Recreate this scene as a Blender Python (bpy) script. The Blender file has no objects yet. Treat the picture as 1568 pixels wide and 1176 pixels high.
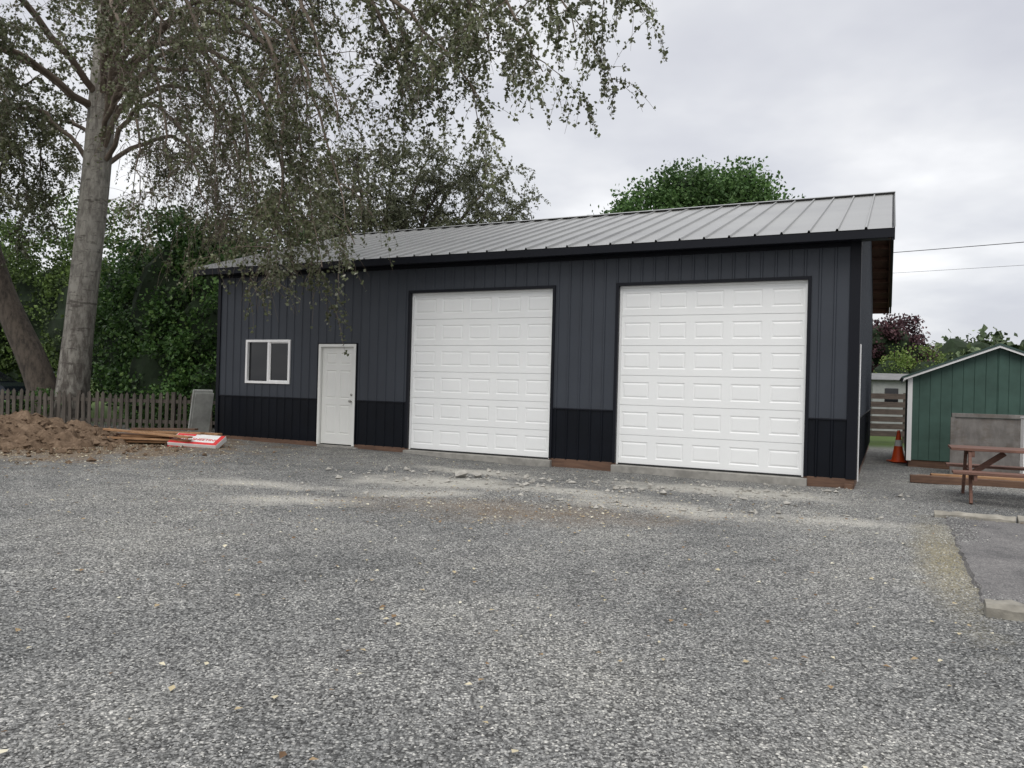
import bpy, math, random
import numpy as np
from mathutils import Vector, Matrix, noise
random.seed(7); rng=np.random.default_rng(7)
S=bpy.context.scene
S.view_settings.view_transform='Standard'
try: S.view_settings.look='None'
except Exception: pass
S.view_settings.exposure=0
COL=S.collection
R=math.radians

# ------------------------------------------------------------------ materials
def newmat(name):
    m=bpy.data.materials.new(name); m.use_nodes=True
    nt=m.node_tree; b=nt.nodes['Principled BSDF']
    return m,nt,b
def N(nt,t,**k):
    n=nt.nodes.new(t)
    for a,v in k.items(): setattr(n,a,v)
    return n
def ramp(nt,fac,stops,interp='LINEAR'):
    r=N(nt,'ShaderNodeValToRGB'); r.color_ramp.interpolation=interp
    e=r.color_ramp.elements
    while len(e)<len(stops): e.new(0.5)
    for i,(p,c) in enumerate(stops):
        e[i].position=p; e[i].color=(c[0],c[1],c[2],1)
    nt.links.new(fac,r.inputs[0]); return r.outputs[0]
def mixc(nt,fac,a,b,mode='MIX'):
    m=N(nt,'ShaderNodeMix',data_type='RGBA',blend_type=mode)
    for s,v in ((m.inputs[0],fac),(m.inputs[6],a),(m.inputs[7],b)):
        if hasattr(v,'links'): nt.links.new(v,s)
        elif isinstance(v,(int,float)): s.default_value=v
        else: s.default_value=(v[0],v[1],v[2],1)
    return m.outputs[2]
def math_(nt,op,a,b=None,clamp=False):
    m=N(nt,'ShaderNodeMath',operation=op); m.use_clamp=clamp
    for s,v in ((m.inputs[0],a),(m.inputs[1],b)):
        if v is None: continue
        if hasattr(v,'links'): nt.links.new(v,s)
        else: s.default_value=v
    return m.outputs[0]
def pos(nt,scale=(1,1,1),kind='Object'):
    tc=N(nt,'ShaderNodeTexCoord'); mp=N(nt,'ShaderNodeMapping')
    mp.inputs['Scale'].default_value=scale
    nt.links.new(tc.outputs[kind],mp.inputs[0]); return mp.outputs[0]
def noise_(nt,vec,scale,detail=4,rough=.55):
    n=N(nt,'ShaderNodeTexNoise'); n.inputs['Scale'].default_value=scale
    n.inputs['Detail'].default_value=detail; n.inputs['Roughness'].default_value=rough
    nt.links.new(vec,n.inputs['Vector']); return n.outputs['Fac']
def bump(nt,b,h,strength=.3,dist=.01):
    n=N(nt,'ShaderNodeBump'); n.inputs['Strength'].default_value=strength
    n.inputs['Distance'].default_value=dist
    nt.links.new(h,n.inputs['Height']); nt.links.new(n.outputs[0],b.inputs['Normal'])
def simple(name,c,rough=.6,metal=0,var=.15,scale=3,stretch=(1,1,1),bmp=0,bscale=60,spec=.5):
    m,nt,b=newmat(name)
    v=pos(nt,stretch); f=noise_(nt,v,scale,3,.6)
    lo=[x*(1-var) for x in c]; hi=[x*(1+var) for x in c]
    nt.links.new(ramp(nt,f,[(.3,lo),(.7,hi)]),b.inputs['Base Color'])
    b.inputs['Roughness'].default_value=rough; b.inputs['Metallic'].default_value=metal
    b.inputs['Specular IOR Level'].default_value=spec
    if bmp:
        f2=noise_(nt,v,bscale,3,.6); bump(nt,b,f2,bmp,.01)
    return m
def wood(name,c1,c2,stretch=(3,30,30),rough=.8,stain=None):
    m,nt,b=newmat(name)
    v=pos(nt,stretch); f=noise_(nt,v,1.0,5,.65)
    v2=pos(nt,(1,1,1)); f2=noise_(nt,v2,2.0,3)
    c=ramp(nt,f,[(.3,c1),(.7,c2)])
    c=mixc(nt,.6,c,ramp(nt,f2,[(.3,(.65,.65,.65)),(.7,(1.2,1.2,1.2))]),'MULTIPLY')
    if stain:
        c=mixc(nt,ramp(nt,noise_(nt,pos(nt,(1.4,1.4,3)),1.6,5,.7),[(.48,(0,0,0)),(.62,(.6,.6,.6))]),c,stain)
    nt.links.new(c,b.inputs['Base Color']); b.inputs['Roughness'].default_value=rough
    bump(nt,b,f,.4,.005); return m
def leafmat(name,stops,trans=.3,clump=.8,rough=.55):
    m,nt,b=newmat(name)
    g=N(nt,'ShaderNodeNewGeometry')
    c=ramp(nt,g.outputs['Random Per Island'],stops)
    f=noise_(nt,pos(nt),clump,2)
    c=mixc(nt,1.0,c,ramp(nt,f,[(.33,(.62,.62,.62)),(.66,(1.35,1.33,1.25))]),'MULTIPLY')
    nt.links.new(c,b.inputs['Base Color']); b.inputs['Roughness'].default_value=rough
    b.inputs['Specular IOR Level'].default_value=.3
    if trans>0:
        t=N(nt,'ShaderNodeBsdfTranslucent'); nt.links.new(c,t.inputs[0])
        mx=N(nt,'ShaderNodeMixShader'); mx.inputs[0].default_value=trans
        nt.links.new(b.outputs[0],mx.inputs[1]); nt.links.new(t.outputs[0],mx.inputs[2])
        nt.links.new(mx.outputs[0],nt.nodes['Material Output'].inputs[0])
    return m
def bark(name,c1,c2,scale=3,base=None):
    m,nt,b=newmat(name)
    v=pos(nt,(1,1,.30)); f=noise_(nt,v,scale*3,6,.75)
    c=ramp(nt,f,[(.38,c1),(.58,c2)])
    if base:
        sp=N(nt,'ShaderNodeSeparateXYZ'); nt.links.new(pos(nt),sp.inputs[0])
        mr=N(nt,'ShaderNodeMapRange'); mr.inputs[1].default_value=4.8; mr.inputs[2].default_value=.5
        nt.links.new(sp.outputs[2],mr.inputs[0])
        c=mixc(nt,math_(nt,'MULTIPLY',mr.outputs[0],ramp(nt,f,[(.4,(1,1,1)),(.60,(.3,.3,.3))])),c,base)
        sc=noise_(nt,pos(nt,(1,1,3.5)),2.2,4,.7)
        c=mixc(nt,ramp(nt,sc,[(.56,(0,0,0)),(.64,(.75,.75,.75))]),c,base)
    nt.links.new(c,b.inputs['Base Color']); b.inputs['Roughness'].default_value=.9
    bump(nt,b,f,.8,.05); return m

M_wall=simple('charcoal_steel',(.038,.044,.055),.45,0,.07,1.2,spec=.35)
M_black=simple('black_steel',(.0035,.0048,.008),.42,0,.2,2,spec=.18)
M_trim=simple('black_trim',(.005,.006,.010),.45,0,.1,2,spec=.22)
M_white=simple('white_door_paint',(.82,.83,.82),.45,0,.015,1.5)
M_pdoor=simple('offwhite_door_paint',(.75,.75,.71),.5,0,.02,2)
M_vinyl=simple('white_vinyl',(.80,.80,.79),.4,0,.02,2)
M_gap=simple('dark_gap',(.02,.02,.02),.9)
M_conc=simple('slab_concrete',(.27,.26,.235),.9,0,.25,6,bmp=.3,bscale=80)
M_skirt=wood('treated_skirt',(.085,.046,.03),(.16,.09,.056))
M_soffit=wood('brown_soffit_wood',(.085,.036,.022),(.14,.065,.04),(30,3,30))
M_lumber=wood('lumber_orange',(.24,.12,.055),(.42,.25,.13))
M_grey_wood=wood('weathered_plywood',(.12,.112,.105),(.23,.215,.20),(6,30,2),stain=(.10,.08,.062))
M_picket=wood('weathered_picket',(.045,.037,.03),(.13,.11,.09),(20,20,2))
M_railw=wood('dark_rail_wood',(.06,.045,.037),(.13,.10,.08),(3,20,20))
M_table=wood('picnic_redwood',(.10,.05,.037),(.20,.105,.075))
M_green=simple('green_shed_paint',(.052,.098,.080),.65,0,.2,2.5,spec=.3)
M_greenroof=simple('green_roof',(.03,.065,.055),.6,0,.2,3)
M_orange=simple('cone_orange',(.80,.10,.02),.5,0,.08,4)
M_glass,_nt,_b=newmat('window_glass'); _b.inputs['Base Color'].default_value=(.010,.011,.013,1); _b.inputs['Roughness'].default_value=.03
M_knob=simple('brushed_metal',(.4,.39,.36),.3,1)

M_roof,nt,b=newmat('grey_roof_steel')
f=noise_(nt,pos(nt,(.4,1,1)),.9,3)
nt.links.new(ramp(nt,f,[(.3,(.25,.25,.24)),(.7,(.30,.30,.285))]),b.inputs['Base Color'])
b.inputs['Roughness'].default_value=.33; b.inputs['Metallic'].default_value=.3

# ------------------------------------------------------------------ mesh helper
class Acc:
    def __init__(s): s.v=[];s.f=[];s.m=[]
    def face(s,pts,mi=0):
        i=len(s.v); s.v+= [tuple(p) for p in pts]; s.f.append(tuple(range(i,i+len(pts)))); s.m.append(mi)
    def box(s,x0,x1,y0,y1,z0,z1,mi=0,mat=None):
        c=[Vector(p) for p in ((x0,y0,z0),(x1,y0,z0),(x1,y1,z0),(x0,y1,z0),(x0,y0,z1),(x1,y0,z1),(x1,y1,z1),(x0,y1,z1))]
        if mat is not None: c=[mat@p for p in c]
        i=len(s.v); s.v+=[tuple(p) for p in c]
        for q in ((0,3,2,1),(4,5,6,7),(0,1,5,4),(1,2,6,5),(2,3,7,6),(3,0,4,7)):
            s.f.append(tuple(i+k for k in q)); s.m.append(mi)
    def tube(s,pts,rad,sides=6,mi=0):
        pts=[Vector(p) for p in pts]; n=len(pts); base=len(s.v)
        up=Vector((.13,.21,.97))
        for k,p in enumerate(pts):
            d=(pts[min(k+1,n-1)]-pts[max(k-1,0)])
            if d.length<1e-6: d=Vector((0,0,1))
            d.normalize(); a=d.cross(up)
            if a.length<.05: a=d.cross(Vector((1,0,0)))
            a.normalize(); c=d.cross(a)
            for j in range(sides):
                t=2*math.pi*j/sides
                s.v.append(tuple(p+(a*math.cos(t)+c*math.sin(t))*rad[k]))
        for k in range(n-1):
            for j in range(sides):
                j2=(j+1)%sides
                s.f.append((base+k*sides+j,base+k*sides+j2,base+(k+1)*sides+j2,base+(k+1)*sides+j)); s.m.append(mi)
    def build(s,name,mats,parent=None,smooth=False,bevel=0):
        me=bpy.data.meshes.new(name); me.from_pydata(s.v,[],s.f)
        for m in mats: me.materials.append(m)
        me.polygons.foreach_set('material_index',s.m)
        if smooth: me.polygons.foreach_set('use_smooth',[True]*len(s.f))
        me.update(); o=bpy.data.objects.new(name,me); COL.objects.link(o)
        if parent: o.parent=parent
        if bevel:
            md=o.modifiers.new('bevel','BEVEL'); md.width=bevel; md.segments=2; md.limit_method='ANGLE'
        return o
def empty(name,loc=(0,0,0),rz=0):
    e=bpy.data.objects.new(name,None); e.location=loc; e.rotation_euler=(0,0,rz); e.empty_display_size=.3
    COL.objects.link(e); return e
def np_mesh(name,V,F,mat,parent=None,smooth=False):
    me=bpy.data.meshes.new(name); nv=len(V); nf,k=F.shape
    me.vertices.add(nv); me.vertices.foreach_set('co',V.astype(np.float32).ravel())
    me.loops.add(nf*k); me.loops.foreach_set('vertex_index',F.astype(np.int32).ravel())
    me.polygons.add(nf); me.polygons.foreach_set('loop_start',np.arange(0,nf*k,k,dtype=np.int32))
    me.polygons.foreach_set('use_smooth',np.full(nf,smooth))
    me.update(calc_edges=True); me.validate()
    me.materials.append(mat); o=bpy.data.objects.new(name,me); COL.objects.link(o)
    if parent: o.parent=parent
    return o

def sstep(t):
    t=np.clip(t,0,1); return t*t*(3-2*t)
def gz(x,y):
    x=np.asarray(x,float); y=np.asarray(y,float)
    near=np.exp(-((x/30)**2+((y-8)/30)**2))
    return .09*sstep((3-x)/10)+near*(.012*np.sin(x*1.3+y*.7)+.010*np.sin(y*1.9-x*.6+1)+.006*np.sin(x*3.1-y*2.3))

# ------------------------------------------------------------------ ground
nx=181
t=np.linspace(-1,1,nx); ax=np.sign(t)*(np.abs(t)*14+ (np.abs(t)**6)*886)
gx,gy=np.meshgrid(ax,ax+10,indexing='ij')
V=np.stack([gx,gy,gz(gx,gy)],-1).reshape(-1,3)
ii,jj=np.meshgrid(np.arange(nx-1),np.arange(nx-1),indexing='ij'); a=(ii*nx+jj).ravel()
F=np.stack([a,a+nx,a+nx+1,a+1],1)
M_ground,nt,b=newmat('gravel_ground')
P=pos(nt)
NM=math_(nt,'SUBTRACT',noise_(nt,P,1.5,6,.72),.5)
spP=N(nt,'ShaderNodeSeparateXYZ'); nt.links.new(P,spP.inputs[0])
def blob(cx,cy,rx,ry,rot=0,soft=.6,amp=2.0):
    mp=N(nt,'ShaderNodeMapping',vector_type='TEXTURE')
    mp.inputs['Location'].default_value=(cx,cy,0); mp.inputs['Rotation'].default_value=(0,0,R(rot)); mp.inputs['Scale'].default_value=(rx,ry,50)
    nt.links.new(P,mp.inputs[0])
    ln=N(nt,'ShaderNodeVectorMath',operation='LENGTH'); nt.links.new(mp.outputs[0],ln.inputs[0])
    v=math_(nt,'ADD',ln.outputs['Value'],math_(nt,'MULTIPLY',NM,amp))
    mr=N(nt,'ShaderNodeMapRange'); mr.inputs[1].default_value=1.1; mr.inputs[2].default_value=1.1-soft
    nt.links.new(v,mr.inputs[0]); return mr.outputs[0]
BIG=[(.36,(.76,.77,.78)),(.5,(1.0,1.0,1.0)),(.64,(1.2,1.19,1.16))]
vo=N(nt,'ShaderNodeTexVoronoi'); vo.inputs['Scale'].default_value=72; nt.links.new(P,vo.inputs['Vector'])
sc=N(nt,'ShaderNodeSeparateColor'); nt.links.new(vo.outputs['Color'],sc.inputs[0])
GSTOPS=[(0,(.062,.062,.06)),(.3,(.155,.155,.15)),(.62,(.262,.262,.252)),(.85,(.37,.365,.35)),(1,(.58,.57,.53))]
g=ramp(nt,sc.outputs[0],GSTOPS)
g=mixc(nt,1.0,g,ramp(nt,vo.outputs['Distance'],[(.25,(1.05,1.05,1.05)),(.75,(.48,.48,.48))]),'MULTIPLY')
big=noise_(nt,P,.36,4,.6)
g=mixc(nt,1.0,g,ramp(nt,big,BIG),'MULTIPLY')
med=noise_(nt,P,2.6,5,.7)
g=mixc(nt,1.0,g,ramp(nt,med,[(.32,(.80,.80,.80)),(.68,(1.2,1.2,1.18))]),'MULTIPLY')
fine=noise_(nt,P,38,4,.8)
pale=ramp(nt,fine,[(.3,(.24,.23,.20)),(.5,(.41,.395,.35)),(.7,(.58,.56,.51))])
mask=None
for a_ in [(-1.0,11.5,1.7,.75,-8),(1.9,9.8,1.5,.65,-25),(3.9,9.2,.9,.35,-20),(-2.6,9.2,1.0,.4,10),(.9,10.9,1.5,.5,-20),(3.2,11.6,2.0,.6,-26),(-.6,12.9,1.2,.4,-26),(-3.4,10.6,1.2,.4,-10),(-1.2,10.3,1.2,.4,15)]:
    m_=blob(*a_,soft=.8)
    mask=m_ if mask is None else math_(nt,'MAXIMUM',mask,m_)
g=mixc(nt,math_(nt,'MULTIPLY',mask,.9),g,pale)
brown=ramp(nt,fine,[(.3,(.11,.083,.055)),(.7,(.26,.195,.135))])
m2=blob(.2,9.1,2.3,.8,-10,soft=1.0)
g=mixc(nt,math_(nt,'MULTIPLY',m2,.6),g,brown)
m3=blob(-9.5,15.5,4.4,3.4,0,soft=.4)
g=mixc(nt,math_(nt,'MULTIPLY',m3,.8),g,brown)
m4=blob(4.1,7.2,.32,2.6,-25,soft=.9,amp=1.4)
g=mixc(nt,math_(nt,'MULTIPLY',m4,.6),g,ramp(nt,fine,[(.3,(.17,.14,.07)),(.7,(.34,.30,.18))]))
far=N(nt,'ShaderNodeMapRange'); far.inputs[1].default_value=22.5; far.inputs[2].default_value=24.5
nt.links.new(math_(nt,'ADD',spP.outputs[1],math_(nt,'MULTIPLY',med,2)),far.inputs[0])
grass=ramp(nt,fine,[(.3,(.04,.065,.02)),(.7,(.10,.14,.045))])
g=mixc(nt,far.outputs[0],g,grass)
nt.links.new(g,b.inputs['Base Color']); b.inputs['Roughness'].default_value=.95; b.inputs['Specular IOR Level'].default_value=.15
bump(nt,b,vo.outputs['Distance'],.7,-.010)
np_mesh('gravel_ground',V,F,M_ground,None,True)

def stones(name,xy,size,mat,flat=.6,parent=None,lift=.15,extra=0):
    n=len(xy)
    base=np.array([(1,0,0),(-1,0,0),(0,1,0),(0,-1,0),(0,0,1),(0,0,-1)],float)
    tri=np.array([(0,2,4),(2,1,4),(1,3,4),(3,0,4),(2,0,5),(1,2,5),(3,1,5),(0,3,5)])
    v=base[None]*rng.uniform(.55,1.2,(n,6,1))+rng.normal(0,.22,(n,6,3))
    v[...,2]*=flat
    an=rng.uniform(0,2*np.pi,n); c,s_=np.cos(an),np.sin(an)
    x=v[...,0]*c[:,None]-v[...,1]*s_[:,None]; y=v[...,0]*s_[:,None]+v[...,1]*c[:,None]
    v=np.stack([x,y,v[...,2]],-1)*size[:,None,None]
    v[...,0]+=xy[:,0,None]; v[...,1]+=xy[:,1,None]; v[...,2]+=(gz(xy[:,0],xy[:,1])+size*lift+extra)[:,None]
    F=(tri[None]+np.arange(n)[:,None,None]*6).reshape(-1,3)
    return np_mesh(name,v.reshape(-1,3),F,mat,parent)
M_stone,nt,b=newmat('gravel_stones')
gm=N(nt,'ShaderNodeNewGeometry')
cst=ramp(nt,gm.outputs['Random Per Island'],[(0,(.08,.08,.078)),(.35,(.18,.18,.175)),(.75,(.295,.295,.285)),(.94,(.40,.395,.375)),(1,(.62,.605,.56))])
cst=mixc(nt,1.0,cst,ramp(nt,noise_(nt,pos(nt),.36,4,.6),BIG),'MULTIPLY')
nt.links.new(cst,b.inputs['Base Color'])
b.inputs['Roughness'].default_value=.9; b.inputs['Specular IOR Level'].default_value=.2
n=150000
yy=2.3+ (11.0-2.3)*rng.random(n)**1.3
xx=rng.uniform(-1,1,n)*(yy*.8+1.0)
C=np.array([5.46,12.19]); ca,sa=math.cos(R(-26)),math.sin(R(-26))
def tolocal(x,y):
    dx=x-C[0]; dy=y-C[1]; return dx*ca+dy*sa, -dx*sa+dy*ca
la,lv=tolocal(xx,yy)
keep=(lv<-.2)&~((la>1.12)&(lv<-2.3)&(lv>-7.1))
xy=np.stack([xx,yy],1)[keep]
grav=empty('gravel')
stones('loose_stones',xy,rng.uniform(.0035,.0098,len(xy)),M_stone,.65,grav,.1)
k=2600; ea=1.12+np.abs(rng.normal(0,.16,k)); ev=rng.uniform(-7.0,-2.45,k)
q=np.stack([C[0]+ea*ca-ev*sa, C[1]+ea*sa+ev*ca],1)
stones('strewn_stones',q,rng.uniform(.004,.010,k),M_stone,.65,grav,.1,extra=.022)
M_rub=simple('rubble',(.35,.335,.30),.95,0,.3,9)
q=[]
for cx,cy,sx,sy,k in [(-.8,11.6,1.0,.3,90),(2.2,9.8,1.3,.3,110),(3.3,11.6,1.5,.35,240),(.2,12.4,1.2,.3,130),(-2,12.6,2,.4,80),(1.5,11,2.5,.8,140)]:
    q.append(np.stack([rng.normal(cx,sx,k),rng.normal(cy,sy,k)],1))
q=np.concatenate(q); la,lv=tolocal(q[:,0],q[:,1]); q=q[lv<-.25]
stones('rubble_pieces',q,np.clip(rng.lognormal(-3.8,.5,len(q)),.008,.065),M_rub,.7,grav,.25)
stones('rubble_rock',np.array([[-.75,12.15],[-.5,12.2],[2.2,11.0],[3.3,10.8]]),np.array([.14,.09,.07,.06]),M_rub,.7,grav,.4)

def build_leaves(name,Pn,size,mat,parent=None,flatup=0.0,width=.75):
    n=len(Pn)
    u=rng.normal(0,1,(n,3)); 
    nrm=rng.normal(0,1,(n,3))
    if flatup: nrm=nrm*(1-flatup)+np.array([0,0,1.0])*flatup*1.5
    nrm/=np.linalg.norm(nrm,axis=1)[:,None]
    w=np.cross(nrm,u); w/=np.linalg.norm(w,axis=1)[:,None]+1e-9
    u=np.cross(w,nrm)
    s=size[:,None] if np.ndim(size) else size
    a0=Pn-u*s*.5; a2=Pn+u*s*.5; off=nrm*s*.12
    a1=Pn+w*s*width*.5-u*s*.08+off; a3=Pn-w*s*width*.5-u*s*.08+off
    V=np.stack([a0,a1,a2,a3],1).reshape(-1,3)
    F=np.arange(n*4).reshape(n,4)
    return np_mesh(name,V,F,mat,parent)
M_fl,nt,b=newmat('fallen_leaf')
gm=N(nt,'ShaderNodeNewGeometry')
nt.links.new(ramp(nt,gm.outputs['Random Per Island'],[(0,(.10,.055,.025)),(.3,(.24,.15,.07)),(.65,(.44,.38,.24)),(1,(.68,.64,.50))]),b.inputs['Base Color'])
b.inputs['Roughness'].default_value=.8
n=1150; y1=2.5+13*rng.random(n)**.8; x1=rng.uniform(-1,1,n)*(y1*.75+1)
n2=5600; x2=rng.normal(-8.6,2.4,n2); y2=rng.normal(14.5,1.8,n2)
n3=700; x3=rng.normal(.3,1.8,n3); y3=rng.normal(9.4,.7,n3)
X_=np.concatenate([x1,x2,x3]); Y_=np.concatenate([y1,y2,y3]); la,lv=tolocal(X_,Y_)
k=~((lv>-.15)&(la>-14)); X_=X_[k];Y_=Y_[k]
sz=rng.uniform(.018,.05,len(X_)); 
build_leaves('fallen_leaves',np.stack([X_,Y_,gz(X_,Y_)+.016],1),sz,M_fl,None,.82)

# ------------------------------------------------------------------ garage
G=empty('metal_garage',(5.46,12.19,0),R(-26))
LEN=13.85; DEP=10.8; TOP=3.98; WZ=1.10; BZ=.16
EZ=4.05; RZ=5.93; EV=-.4; RV=DEP/2
def roofz(v):
    sl=(RZ-EZ)/(RV-EV); return RZ-abs(v-RV)*sl
def ribbed(acc,s0,s1,zb,zt,mp,mi,pitch=.2286,rh=.018,rw=.05,phase=.11,extra=()):
    pts=[(s0,0)]; k=math.floor((s0-phase)/pitch)-1
    c=phase+k*pitch
    while c<s1+pitch:
        for q,hh in ((-rw/2,0),(-rw/4,rh),(rw/4,rh),(rw/2,0)):
            if s0+.003<c+q<s1-.003: pts.append((c+q,hh))
        c+=pitch
    pts.append((s1,0))
    for e in extra:
        if s0<e<s1: pts.append((e,0))
    pts.sort()
    for (a,h1),(b_,h2) in zip(pts,pts[1:]):
        acc.face([mp(a,h1,zb(a)),mp(b_,h2,zb(b_)),mp(b_,h2,zt(b_)),mp(a,h1,zt(a))],mi)
K=lambda c:(lambda s:c)
fm=lambda s,n_,z:(s,-n_,z)
RD=(-3.96,-.76,3.36); LD=(-8.44,-5.26,3.36); PD=(-10.80,-9.79,2.31); WN=(-12.95,-11.62)
wa=Acc()
for a0,a1 in ((-.76,0),(-5.26,-3.96),(-9.79,-8.44),(-LEN,-10.80)):
    ribbed(wa,a0,a1,K(BZ),K(WZ),fm,1)
    if a0==-LEN:
        ribbed(wa,a0,WN[0],K(WZ),K(TOP),fm,0); ribbed(wa,WN[1],a1,K(WZ),K(TOP),fm,0)
        ribbed(wa,WN[0],WN[1],K(WZ),K(1.41),fm,0); ribbed(wa,WN[0],WN[1],K(2.41),K(TOP),fm,0)
    else: ribbed(wa,a0,a1,K(WZ),K(TOP),fm,0)
for d in (RD,LD,PD): ribbed(wa,d[0],d[1],K(d[2]),K(TOP),fm,0)
wa.build('front_wall',[M_wall,M_black],G)
sw=Acc()
gt=lambda s:roofz(s)-.09
for mp in ((lambda s,n_,z:(n_,s,z)),(lambda s,n_,z:(-LEN-n_,s,z))):
    ribbed(sw,0,DEP,K(BZ),K(WZ),mp,1); ribbed(sw,0,DEP,K(WZ),gt,mp,0,extra=(RV,))
mpb=lambda s,n_,z:(s,DEP+n_,z)
ribbed(sw,-LEN,0,K(BZ),K(WZ),mpb,1); ribbed(sw,-LEN,0,K(WZ),K(TOP),mpb,0)
sw.build('side_and_back_walls',[M_wall,M_black],G)
tr=Acc()
def frame(a0,a1,zb,zt,w=.07,pr=.03,dp=.14):
    tr.box(a0-w,a0,-pr,dp,zb,zt+w); tr.box(a1,a1+w,-pr,dp,zb,zt+w); tr.box(a0,a1,-pr,dp,zt,zt+w)
frame(RD[0],RD[1],BZ,RD[2],.055); frame(LD[0],LD[1],BZ,LD[2],.055); frame(PD[0],PD[1],BZ,PD[2],.025)
tr.box(-.13,.026,-.03,.10,BZ,TOP-.02); tr.box(-LEN-.026,-LEN+.07,-.028,.10,BZ,TOP-.02)
tr.box(-.0,.026,DEP-.1,DEP+.02,BZ,TOP-.3)
for a0,a1 in ((-.69,-.13),(-5.19,-4.03),(-9.76,-8.51),(-LEN+.07,-10.83)):
    tr.box(a0,a1,-.024,-.0,WZ-.012,WZ+.016)
tr.box(.0,.022,.10,DEP-.1,WZ-.012,WZ+.016)
tr.box(-LEN-.4,.43,EV+.03,-.001,3.93,3.965)
tr.box(-LEN-.43,.48,EV-.02,EV+.03,3.90,4.035)
tr.box(-LEN+.07,-.13,-.027,-.002,3.86,3.93)
tr.build('black_trim',[M_trim],G,bevel=.004)
sk=Acc()
for a0,a1 in ((-.76,0),(-5.26,-3.96),(-9.79,-8.44),(-LEN,-10.80)): sk.box(a0+.0,a1,-.012,.12,-.3,BZ+.005)
sk.box(-.12,-.004,.12,DEP,-.3,BZ+.03); sk.box(-LEN+.004,-LEN+.12,.12,DEP,-.3,BZ+.03)
sk.box(-.14,-.02,-.12,-.014,-.1,.09)
sk.build('treated_skirt_board',[M_skirt],G,bevel=.004)
sl=Acc()
for d in (RD,LD): sl.box(d[0]-.05,d[1]+.06,-.10,.5,-.3,.13)
sl.box(PD[0]+.0,PD[1]-.0,-.02,.4,-.3,.115)
sl.box(PD[1]-.25,PD[1]+.12,-.12,-.03,-.1,.10)
sl.build('concrete_slab',[M_conc],G,bevel=.012)
dr=Acc(); dr.box(-LEN+.2,-.2,.5,DEP-.2,.0,.12); dr.build('interior_floor',[M_conc],G)
def emboss(acc,x0,x1,z0,z1,y,b1=.022,b2=.05,d1=.009,d2=.001):
    def r(i,yy): return [(x0+i,yy,z0+i),(x1-i,yy,z0+i),(x1-i,yy,z1-i),(x0+i,yy,z1-i)]
    A=r(0,y);B=r(b1,y+d1);C_=r(b2,y+d2)
    for P_,Q in ((A,B),(B,C_)):
        for k in range(4): acc.face([P_[k],P_[(k+1)%4],Q[(k+1)%4],Q[k]])
    acc.face(C_)
def cell(acc,cx0,cx1,cz0,cz1,px0,px1,pz0,pz1,y,**k):
    o=[(cx0,y,cz0),(cx1,y,cz0),(cx1,y,cz1),(cx0,y,cz1)]; i=[(px0,y,pz0),(px1,y,pz0),(px1,y,pz1),(px0,y,pz1)]
    for j in range(4): acc.face([o[j],o[(j+1)%4],i[(j+1)%4],i[j]])
    emboss(acc,px0,px1,pz0,pz1,y,**k)
def garage_door(nm,d):
    acc=Acc(); gp=Acc(); z0=.14; rows=6; cols=5; H=(d[2]-z0)/rows; W=(d[1]-d[0])/cols; y=.085
    for r_ in range(rows):
        za=z0+r_*H+.004; zb=z0+(r_+1)*H-.004
        for c_ in range(cols):
            xa=d[0]+c_*W; cell(acc,xa,xa+W,za,zb,xa+.07,xa+W-.07,za+.115,zb-.115,y)
        acc.face([(d[0],y,zb),(d[1],y,zb),(d[1],y+.02,zb+.004),(d[0],y+.02,zb+.004)])
        acc.face([(d[0],y,za),(d[1],y,za),(d[1],y+.02,za-.004),(d[0],y+.02,za-.004)])
    acc.box(d[0],d[0]+.035,.05,.083,z0,d[2]); acc.box(d[1]-.035,d[1],.05,.083,z0,d[2]); acc.box(d[0]+.035,d[1]-.035,.05,.083,d[2]-.035,d[2])
    acc.build(nm,[M_white],G)
    gp.box(d[0],d[1],y+.03,y+.06,z0,d[2]); gp.box(d[0]+.03,d[1]-.03,y-.03,y-.004,z0-.01,z0+.022); gp.build(nm+'_seal',[M_gap],G)
garage_door('garage_door',RD); garage_door('garage_door_second',LD)
pd=Acc(); x0,x1=PD[0],PD[1]
pd.box(x0,x0+.06,-.035,.12,.12,PD[2]); pd.box(x1-.06,x1,-.035,.12,.12,PD[2]); pd.box(x0+.06,x1-.06,-.035,.12,PD[2]-.06,PD[2])
xa,xb=x0+.065,x1-.065; xm=(xa+xb)/2; z0=.14; zt=PD[2]-.065; y=.03
zs=[z0,z0+.92,z0+1.68,zt]; ps=[(z0+.22,z0+.85),(z0+.99,z0+1.60),(z0+1.73,zt-.13)]
for (za,zb),(pa,pb) in zip(zip(zs,zs[1:]),ps):
    cell(pd,xa,xm,za,zb,xa+.11,xm-.05,pa,pb,y,b1=.015,b2=.045,d1=.010); cell(pd,xm,xb,za,zb,xm+.05,xb-.11,pa,pb,y,b1=.015,b2=.045,d1=.010)
pd.build('entry_door',[M_pdoor],G)
kn=Acc(); kn.tube([(xb-.07,y,1.08),(xb-.07,y-.04,1.08),(xb-.07,y-.045,1.08),(xb-.07,y-.075,1.08),(xb-.07,y-.08,1.08)],[.012,.012,.028,.026,.001],10)
kn.tube([(xb-.07,y,1.22),(xb-.07,y-.02,1.22),(xb-.07,y-.021,1.22)],[.026,.026,.001],10); kn.build('door_knob',[M_knob],G,True)
w=Acc(); a0,a1=WN; z0,z1=1.41,2.41
w.box(a0,a0+.055,-.035,.08,z0,z1);w.box(a1-.055,a1,-.035,.08,z0,z1);w.box(a0+.055,a1-.055,-.035,.08,z1-.055,z1);w.box(a0+.055,a1-.055,-.035,.08,z0,z0+.055)
mx=(a0+a1)/2+.02; w.box(mx-.03,mx+.03,-.025,.07,z0+.055,z1-.055)
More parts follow.
